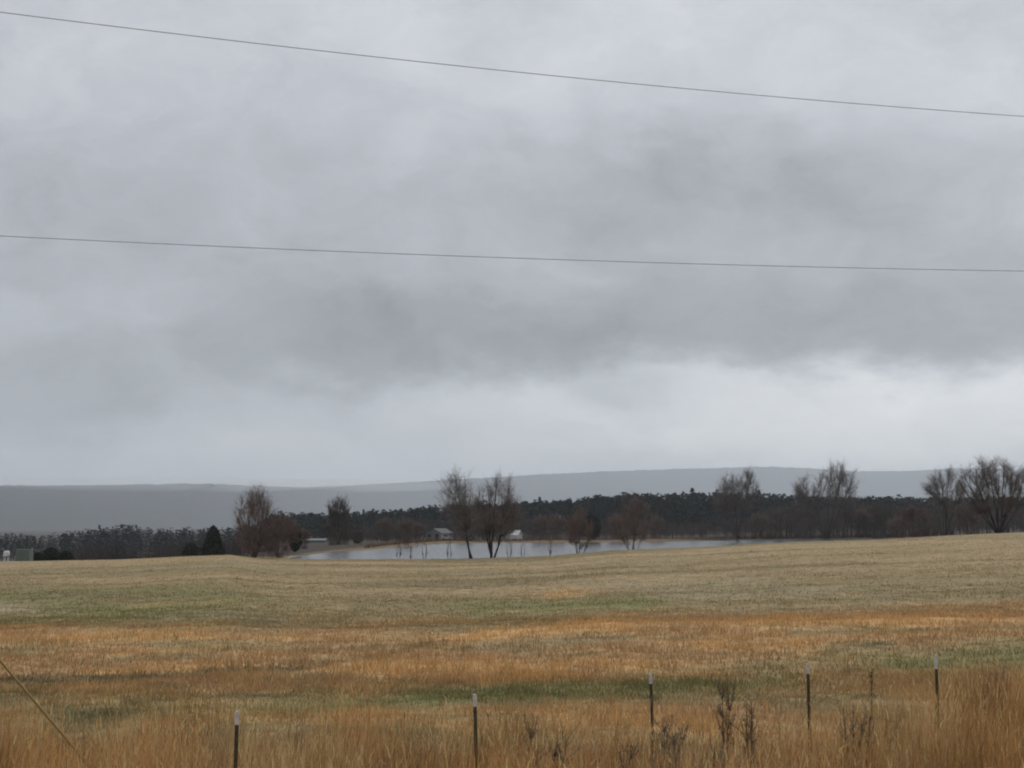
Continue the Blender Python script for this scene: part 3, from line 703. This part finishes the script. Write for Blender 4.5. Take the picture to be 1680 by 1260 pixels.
# white parked van beside the grey house
X = xat(733, 400); z = hz(X, 400)
van = bpy.data.objects.new('van', None); COL.objects.link(van); van.location = (X, 400, z); van.rotation_euler = (0, 0, .15); tag(van, 'small white van parked just right of the grey gabled house', 'van')
b_ = MB(); prof = [(-1.4, .35), (1.4, .35), (1.4, .85), (.75, 1.0), (.45, 1.55), (-1.35, 1.6), (-1.4, 1.4)]
n = len(prof); Vv = [[a, -.75, c] for a, c in prof] + [[a, .75, c] for a, c in prof]
b_.add(Vv, [tuple(range(n)), tuple(range(2 * n - 1, n - 1, -1))] + [(k, k + n, (k + 1) % n + n, (k + 1) % n) for k in range(n)]); b_.build('body', M_palewall2, van)
for sx in (-.85, .85):
    for sy in (-.72, .72):
        w = MB(); w.tube(np.array([[sx, sy - .09, .32], [sx, sy + .09, .32]]), .32, 14); w.build('wheel', M_dark, van)
w = MB(); w.box((-.3, -.76, 1.28), (1.2, .03, .36)); w.build('window', M_dark, van)

# faded green box and white tank on the left rim
Y = 163; X = xat(42, Y); z = hz(X, Y)
gb = bpy.data.objects.new('storage_box', None); COL.objects.link(gb); gb.location = (X, Y, z); tag(gb, 'faded green storage box at the left rim of the pasture, beside the white tank', 'storage box')
w = MB(); top = at(42, 901.5, Y)[2] - z; Wb = 22 / F * Y
w.box((0, .7, top / 2 - .1), (Wb, 1.4, top + .1)); w.build('body', M_green, gb)
w = MB(); w.box((0, .7, top - .01), (Wb + .08, 1.48, .07)); w.build('lid', M_green, gb)
for k in range(5):
    w = MB(); w.box((Wb * (-.4 + k * .2), -.02, top * .5 - .06), (.045, .035, top * .9)); w.build('rib', M_green, gb)
Y = 164; X = xat(16, Y); z = hz(X, Y)
tk = bpy.data.objects.new('tank', None); COL.objects.link(tk); tk.location = (X, Y, z); tag(tk, 'white upright tank on a pale stand at the far left edge', 'tank')
top = at(16, 903.5, Y)[2] - z; lo = at(16, 913, Y)[2] - z; rt = 5 / F * Y
w = MB(); w.lathe([(0.001, lo), (rt * .96, lo), (rt, lo + .05), (rt, top - .14), (rt * .8, top - .04), (.001, top)], (0, 0, 0), 24); w.build('vessel', M_white, tk, True)
for ax in (-.6, .6):
    for ay in (-.6, .6):
        w = MB(); w.box((ax * rt, ay * rt, lo / 2 - .15), (.08, .08, lo + .22)); w.build('leg', M_white, tk)
w = MB(); w.box((0, 0, lo - .03), (1.7 * rt, 1.7 * rt, .05)); w.build('platform', M_woodp, tk)
# pale green shed in the gap left of the far bank tree
X, Y = xat(518, 420), 420; z = hz(X, Y); top = at(518, 885, Y)[2] - z
sh = bpy.data.objects.new('shed', None); COL.objects.link(sh); sh.location = (X, Y, z); tag(sh, 'long low pale green shed in the gap beyond the left end of the pond', 'shed')
w = MB(); w.box((0, 2, top * .5 - .3), (6.2, 4, top + .2)); w.build('wall', M_green, sh)
w = MB(); w.add([[-3.3, -.3, top - .25], [3.3, -.3, top - .25], [3.3, 2, top + .25], [-3.3, 2, top + .25], [3.3, 4.3, top - .25], [-3.3, 4.3, top - .25]], [(0, 1, 2, 3), (3, 2, 4, 5)])
w.build('roof', M_green, sh)
# pole behind the pond
X, Y = xat(918, 440), 440; z = hz(X, Y); top = at(918, 845, Y)[2] - z
pl = bpy.data.objects.new('light_pole', None); COL.objects.link(pl); pl.location = (X, Y, z); tag(pl, 'thin pole with a pale box behind the pond, left of the dark round evergreen', 'pole')
w = MB(); w.tube(np.array([[0, 0, -.3], [0, 0, top * .5], [0, 0, top]]), [.13, .12, .10], 8); w.build('shaft', M_woodp, pl)
w = MB(); w.box((0, -.25, top - .7), (.42, .34, 1.1)); w.build('box', M_white, pl)

# ------------------------------------------------------------------ fence posts
def t_post(px, py, Y, lx, ly, label, tip=.112, top_h=None):
    P = at(px, py, Y); zg = hz(P[0], Y); H = P[2] - zg
    root = bpy.data.objects.new('fence_post', None); COL.objects.link(root)
    root.location = (P[0] - lx * H, Y - ly * H, zg); root.rotation_euler = (0, 0, .25)
    tag(root, label, 'fence post', 'steel posts along the fence line')
    sh = lambda z: np.array([lx * z, ly * z, z])
    def prism(mb, z0, z1, g=0.0):
        # T section: flange facing the road, web behind
        sec = np.array([(-.016 - g, -.004 - g), (.016 + g, -.004 - g), (.016 + g, .004 + g), (.0045 + g, .004 + g), (.0045 + g, .034 + g), (-.0045 - g, .034 + g), (-.0045 - g, .004 + g), (-.016 - g, .004 + g)])
        n = len(sec); V = []
        for z in (z0, z1):
            c = sh(z); V += [[c[0] + a, c[1] + b, z] for a, b in sec]
        mb.add(V, [(0, 1, 2, 7), (2, 3, 6, 7), (3, 4, 5, 6)][::-1] + [(n, n + 7, n + 2, n + 1), (n + 2, n + 7, n + 6, n + 3), (n + 3, n + 6, n + 5, n + 4)] + [(k, (k + 1) % n, (k + 1) % n + n, k + n) for k in range(n)])
    body = MB(); prism(body, -.35, H - tip)
    for k in range(int((H - tip) / .054)):
        z = .03 + k * .054; c = sh(z)
        body.box((c[0], c[1] - .0075, z), (.013, .007, .02))
    body.build('shaft', M_post, root)
    cap_ = MB(); prism(cap_, H - tip, H, .0015)
    for k in range(2):
        z = H - tip + .035 + k * .05; c = sh(z); cap_.box((c[0], c[1] - .009, z), (.013, .007, .02))
    cap_.build('painted_tip', M_tip, root)
    return root
t_post(389, 1167, 12.7, .012, 0, 'dark steel fence post with white tip, alone at the left in the tall grass')
t_post(780, 1139, 14.0, -.02, .02, 'dark steel fence post with white tip, shortest above the grass, in the middle')
t_post(1067, 1104, 16.0, -.028, .0, 'dark steel fence post with white tip leaning left, left of the dark weed stalk')
t_post(1325, 1089, 17.1, -.012, 0, 'dark steel fence post with thin white tip, right of the dark weed stalk')
t_post(1535.5, 1074, 18.2, -.008, 0, 'dark steel fence post with broad white tip, farthest right before the rust grass', tip=.17)

# ------------------------------------------------------------------ dead weeds by the fence
def weed(px, pytop, Y, seed, label, w=.25, n=220, col=(.10, .078, .055), stems=3):
    rg = np.random.default_rng(seed); P = at(px, pytop, Y); zg = hz(P[0], Y); H = P[2] - zg
    s = MB(); c = np.array(col); P0s, P1s = [], []
    for k in range(stems):
        d = np.array([rg.normal(0, w), rg.normal(0, w), 1.0])
        lp = limb_path(np.array([rg.normal(0, .03), rg.normal(0, .03), -.05]), d, H * rg.uniform(.85, 1.05), rg, 7, .06, .05)
        s.tube(lp, np.linspace(.0065, .003, 8), 5, c * .8)
        for b in range(20):
            i_ = rg.integers(1, 7); l2 = limb_path(lp[i_], np.array([rg.normal(0, .5), rg.normal(0, .5), 1.2]), H * rg.uniform(.10, .26), rg, 4, .15, .1)
            s.tube(l2, np.linspace(.0026, .0016, 5), 4, c)
            P0s.append(l2[:-1]); P1s.append(l2[1:])
    n = n * 5; A, B = np.concatenate(P0s), np.concatenate(P1s); ii = rg.integers(0, len(A), n); q = rg.random((n, 1)); p0 = A[ii] * (1 - q) + B[ii] * q
    d = rg.normal(0, 1, (n, 3)) + [0, 0, .7]; d /= np.linalg.norm(d, axis=1)[:, None]
    s.twigs(p0, p0 + d * rg.uniform(.02, .08, (n, 1)), .0022, c * rg.uniform(.8, 2.0, (n, 1)))
    o = s.build('dead_weed', M_twig); o.location = (P[0], Y, zg); tag(o, label, 'weed', 'dead weeds among the tall grass')
weed(1201, 1106, 16.6, 301, 'darkest upright weed stalk between the two middle right posts', .05, 420, stems=2)
weed(1225, 1140, 15.8, 302, 'dark weed leaning right beside the darkest stalk', .22, 260)
weed(1108, 1158, 15.5, 303, 'grey brown weed just right of the left leaning post', .34, 420, (.17, .14, .10), 4)
weed(1130, 1178, 14.6, 304, 'grey weed clump in front of the left leaning post', .4, 420, (.16, .135, .10), 4)
weed(960, 1188, 14.2, 305, 'dark tangled weed clump left of the left leaning post', .42, 500, (.10, .08, .056), 5)
weed(905, 1178, 14.4, 306, 'thin dark weed right of the shortest post', .15, 300, (.12, .095, .07), 3)
weed(1640, 1092, 21.0, 307, 'feathery grey weed standing behind the rust grass at the right edge', .12, 700, (.15, .13, .115), 5)
weed(1398, 1150, 15.8, 308, 'olive grey weed just right of the thin tipped post', .15, 360, (.15, .135, .09), 4)
weed(1429, 1087, 24.0, 309, 'lone thin weed stalk in the green strip beyond the fence', .03, 60, (.06, .06, .035), 1)

# ------------------------------------------------------------------ overhead lines and guy wire
def wire(px0, Y0, px1, Y1, fy, r, label):
    A_, B_ = np.array([xat(px0, Y0), Y0]), np.array([xat(px1, Y1), Y1])
    pts = []
    for px in np.linspace(-1500, 3000, 160):
        py = fy(px)
        d = ray(px, py)      # meet the vertical plane through A and B
        nrm_ = np.array([-(B_ - A_)[1], (B_ - A_)[0]])
        t_ = (nrm_ @ A_) / (nrm_ @ d[:2]); pts.append(np.array([0, 0, EYE]) + d * t_)
    pts = np.array(pts); L = np.concatenate([[0], np.cumsum(np.hypot(*np.diff(pts[:, :2], axis=0).T))])
    cz = np.polyfit(L[40:110], pts[40:110, 2], 2)           # one even sag along the span
    pts[:, 2] = np.polyval(cz, L)
    mb = MB(); mb.tube(pts, r, 8); o = mb.build('power_line', M_cable, None, True); tag(o, label, 'power line', 'overhead lines')
wire(0, 28, 1680, 35, lambda p: 20 + .1286 * p - 1.56e-5 * p * p, .0098, 'upper overhead line sloping down to the right across the sky')
wire(0, 30, 1680, 34, lambda p: 387 + .0512 * p - 9.9e-6 * p * p, .0098, 'lower overhead line, nearly level across the sky')

a_, b2 = at(96, 1197, 14.6), at(-60, 1013, 14.0)
b2 = a_ + (b2 - a_)
X0 = a_; dirn = unit(b2 - a_)
gz = hz(X0[0], X0[1]); foot = X0 - dirn * ((X0[2] - gz + .1) / dirn[2])
gw = bpy.data.objects.new('guy_wire', None); COL.objects.link(gw); tag(gw, 'yellow sleeved guy wire slanting into the grass at the left', 'guy wire'); gw.location = foot
mb = MB(); mb.tube(np.array([dirn * k for k in np.linspace(.25, 2.75, 12)]), .013, 10); mb.build('guard', M_guard, gw, True)
mb = MB(); mb.tube(np.array([dirn * k for k in (0, .2, .4)] + [dirn * k for k in np.linspace(2.6, 9, 8)]), .006, 6); mb.build('strand', M_steel, gw)

# ------------------------------------------------------------------ haze
hb = MB(); zt = 436.0; zb = -16.5
hb.box((0, 0, (zt + zb) / 2), (25200, 25200, zt - zb))
m = bpy.data.materials.new('haze'); m.use_nodes = True; nt = m.node_tree; nt.nodes.clear()
out = nt.nodes.new('ShaderNodeOutputMaterial'); pv_ = nt.nodes.new('ShaderNodeVolumePrincipled')
pv_.inputs['Color'].default_value = (.86, .93, 1.0, 1); pv_.inputs['Density'].default_value = .00012; pv_.inputs['Anisotropy'].default_value = .62
nt.links.new(pv_.outputs[0], out.inputs['Volume'])
o = hb.build('haze', m); tag(o, 'grey winter mist lying over the valley', 'haze', kind='stuff')

# low cloud dragging over the ridge
mm = bpy.data.materials.new('low_cloud'); mm.use_nodes = True; nt = mm.node_tree; nt.nodes.clear()
out = nt.nodes.new('ShaderNodeOutputMaterial'); pv_ = nt.nodes.new('ShaderNodeVolumePrincipled')
pv_.inputs['Color'].default_value = (.97, .98, 1, 1); pv_.inputs['Density'].default_value = .0007; pv_.inputs['Anisotropy'].default_value = .3
nt.links.new(pv_.outputs[0], out.inputs['Volume'])
mb = MB()
for (px, Y, py, rx, ry, rz_) in [(-60, 5500, 797, 620, 420, 30), (120, 5500, 796, 520, 420, 28), (310, 5900, 795, 640, 420, 30), (560, 7600, 797, 620, 500, 34)]:
    c = at(px, py, Y); lat = np.linspace(-math.pi / 2, math.pi / 2, 15)
    k0 = mb.n; mb.lathe([(max(math.cos(a_), .001), math.sin(a_)) for a_ in lat], (0, 0, 0), 28)
    mb.V[-1] = mb.V[-1] * np.array([rx, ry, rz_]) + c
o = mb.build('mist', mm, None, True); tag(o, 'thin low cloud dragging over the crest of the far ridge', 'mist', kind='stuff')

# ------------------------------------------------------------------ world
W = bpy.data.worlds.new('World'); scene.world = W; W.use_nodes = True
nt = W.node_tree; nt.nodes.clear()
Nn = nt.nodes.new; Lk = nt.links.new
def vm(op, a, b=None):
    n = Nn('ShaderNodeVectorMath'); n.operation = op
    for k, v in enumerate([a, b]):
        if v is None: continue
        if hasattr(v, 'is_linked') or hasattr(v, 'links'): Lk(v, n.inputs[k])
        else: n.inputs[k].default_value = v
    return n
def mt(op, a, b=None, c=None):
    n = Nn('ShaderNodeMath'); n.operation = op
    for k, v in enumerate([a, b, c]):
        if v is None: continue
        if hasattr(v, 'links'): Lk(v, n.inputs[k])
        else: n.inputs[k].default_value = v
    return n.outputs[0]
tc = Nn('ShaderNodeTexCoord'); sep = Nn('ShaderNodeSeparateXYZ'); Lk(tc.outputs['Generated'], sep.inputs[0])
x_, y_, z_ = sep.outputs
yy = mt('ADD', mt('ABSOLUTE', y_), .02)
U_ = mt('DIVIDE', x_, yy); V_ = mt('DIVIDE', z_, yy)
def noise(vec, scale, det, rough, dist=0.0):
    n = Nn('ShaderNodeTexNoise'); n.inputs['Scale'].default_value = scale; n.inputs['Detail'].default_value = det; n.inputs['Roughness'].default_value = rough; n.inputs['Distortion'].default_value = dist
    Lk(vec, n.inputs['Vector']); return n
st = vm('MULTIPLY', tc.outputs['Generated'], (1.0, 1.0, 2.1)).outputs[0]
nw = noise(st, 11.0, 6, .6)
wv = vm('SCALE', vm('SUBTRACT', nw.outputs['Color'], (.5, .5, .5)).outputs[0]); wv.inputs['Scale'].default_value = .085
cb = Nn('ShaderNodeCombineXYZ'); Lk(U_, cb.inputs[0]); Lk(V_, cb.inputs[1])
UV = vm('ADD', cb.outputs[0], wv.outputs[0]).outputs[0]
flat = vm('MULTIPLY', UV, (1, 1, 0)).outputs[0]
def uvp(px, py):
    d = ray(px, py); return d[0] / d[1], d[2] / d[1]
BLOBS = [(1270, 330, 230, 95, -0.144), (960, 345, 170, 80, -0.072), (640, 510, 300, 110, -0.09), (850, 570, 420, 60, -0.102), (1300, 545, 420, 60, -0.12), (1620, 500, 200, 90, -0.084), (80, 640, 220, 60, -0.12), (330, 300, 330, 150, -0.06), (700, 90, 420, 110, 0.072), (1250, 120, 500, 90, 0.06), (60, 90, 250, 110, 0.036), (90, 535, 190, 35, 0.072), (290, 480, 70, 40, 0.036), (1340, 680, 430, 58, 0.31), (1060, 625, 90, 26, 0.12), (760, 655, 160, 28, 0.06), (520, 660, 110, 22, 0.06), (1600, 640, 200, 40, 0.12), (1010, 668, 60, 26, -0.24), (800, 620, 200, 30, -0.072), (900, 430, 220, 50, 0.048), (1500, 330, 130, 80, 0.048), (1350, 735, 420, 46, 0.0), (560, 760, 700, 40, 0.072)]
acc = None
for (px, py, sx, sy, am) in BLOBS:
    u0, v0 = uvp(px, py)
    d_ = vm('MULTIPLY', vm('SUBTRACT', flat, (u0, v0, 0)).outputs[0], (F / sx / 1.41, F / sy / 1.41, 0)).outputs[0]
    dt = vm('DOT_PRODUCT', d_, d_).outputs['Value']
    if am > .3: dt = mt('POWER', dt, 1.7)       # the bright gap has a crisp upper rim
    g = mt('MULTIPLY', mt('EXPONENT', mt('MULTIPLY', dt, -1.0)), am)
    acc = g if acc is None else mt('ADD', acc, g)
n2 = noise(vm('MULTIPLY', UV, (1, 1.6, 1)).outputs[0], 10.0, 9, .62, .5)
n3 = noise(vm('MULTIPLY', UV, (1, 2.2, 1)).outputs[0], 3.5, 4, .5, .2)
det = mt('ADD', mt('MULTIPLY', mt('SUBTRACT', n2.outputs['Fac'], .5), .36), mt('MULTIPLY', mt('SUBTRACT', n3.outputs['Fac'], .5), .12))
base = Nn('ShaderNodeMapRange'); Lk(V_, base.inputs[0]); base.inputs[1].default_value = 0; base.inputs[2].default_value = .36; base.inputs[3].default_value = .475; base.inputs[4].default_value = .55
lowb = mt('MULTIPLY', mt('EXPONENT', mt('MULTIPLY', mt('ABSOLUTE', V_), -26.0)), .33)    # extra brightness along the horizon, offsets the darkening by the haze
val = mt('ADD', mt('ADD', mt('ADD', base.outputs[0], lowb), acc), det)
val = mt('MAXIMUM', val, .12)
mr = Nn('ShaderNodeMapRange'); Lk(val, mr.inputs[0]); mr.inputs[1].default_value = .55; mr.inputs[2].default_value = .95
tint = Nn('ShaderNodeMix'); tint.data_type = 'VECTOR'; Lk(mr.outputs[0], tint.inputs[0]); tint.inputs[4].default_value = (.948, .985, 1.065); tint.inputs[5].default_value = (.985, 1.0, 1.0)
colv = vm('SCALE', tint.outputs[1]); Lk(val, colv.inputs['Scale'])
bgc = Nn('ShaderNodeBackground'); Lk(colv.outputs[0], bgc.inputs['Color']); bgc.inputs['Strength'].default_value = 1.0
SUN_EL, SUN_AZ = math.radians(46), math.radians(18)
sk = Nn('ShaderNodeTexSky'); sk.sky_type = 'NISHITA'; sk.sun_disc = False; sk.sun_elevation = SUN_EL; sk.sun_rotation = SUN_AZ
bgs = Nn('ShaderNodeBackground'); Lk(sk.outputs[0], bgs.inputs['Color']); bgs.inputs['Strength'].default_value = .06
mix = Nn('ShaderNodeMixShader'); mix.inputs[0].default_value = .93
Lk(bgs.outputs[0], mix.inputs[1]); Lk(bgc.outputs[0], mix.inputs[2])
wo = Nn('ShaderNodeOutputWorld'); Lk(mix.outputs[0], wo.inputs['Surface'])

sd = bpy.data.lights.new('sun', 'SUN'); sd.energy = 1.5; sd.angle = math.radians(35); sd.color = (1, .975, .94)
so = bpy.data.objects.new('sun', sd); COL.objects.link(so)
sdir = Vector((math.sin(SUN_AZ) * math.cos(SUN_EL), math.cos(SUN_AZ) * math.cos(SUN_EL), math.sin(SUN_EL)))
so.rotation_euler = sdir.to_track_quat('Z', 'Y').to_euler()

# ------------------------------------------------------------------ camera
cd = bpy.data.cameras.new('camera'); cam = bpy.data.objects.new('camera', cd); COL.objects.link(cam)
cd.sensor_width = 36; cd.lens = F / 1680 * 36; cd.clip_start = .1; cd.clip_end = 80000
cam.location = (0, 0, EYE); cam.rotation_euler = (math.pi / 2 + PITCH, 0, 0)
scene.camera = cam
vs = scene.view_settings; vs.view_transform = 'Standard'; vs.look = 'None'; vs.exposure = 0; vs.gamma = 1; vs.use_curve_mapping = False
cy = scene.cycles; cy.volume_bounces = 3; cy.max_bounces = 8; cy.use_denoising = True; cy.filter_width = 2.0
try: cy.denoiser = 'OPENIMAGEDENOISE'
except Exception: pass
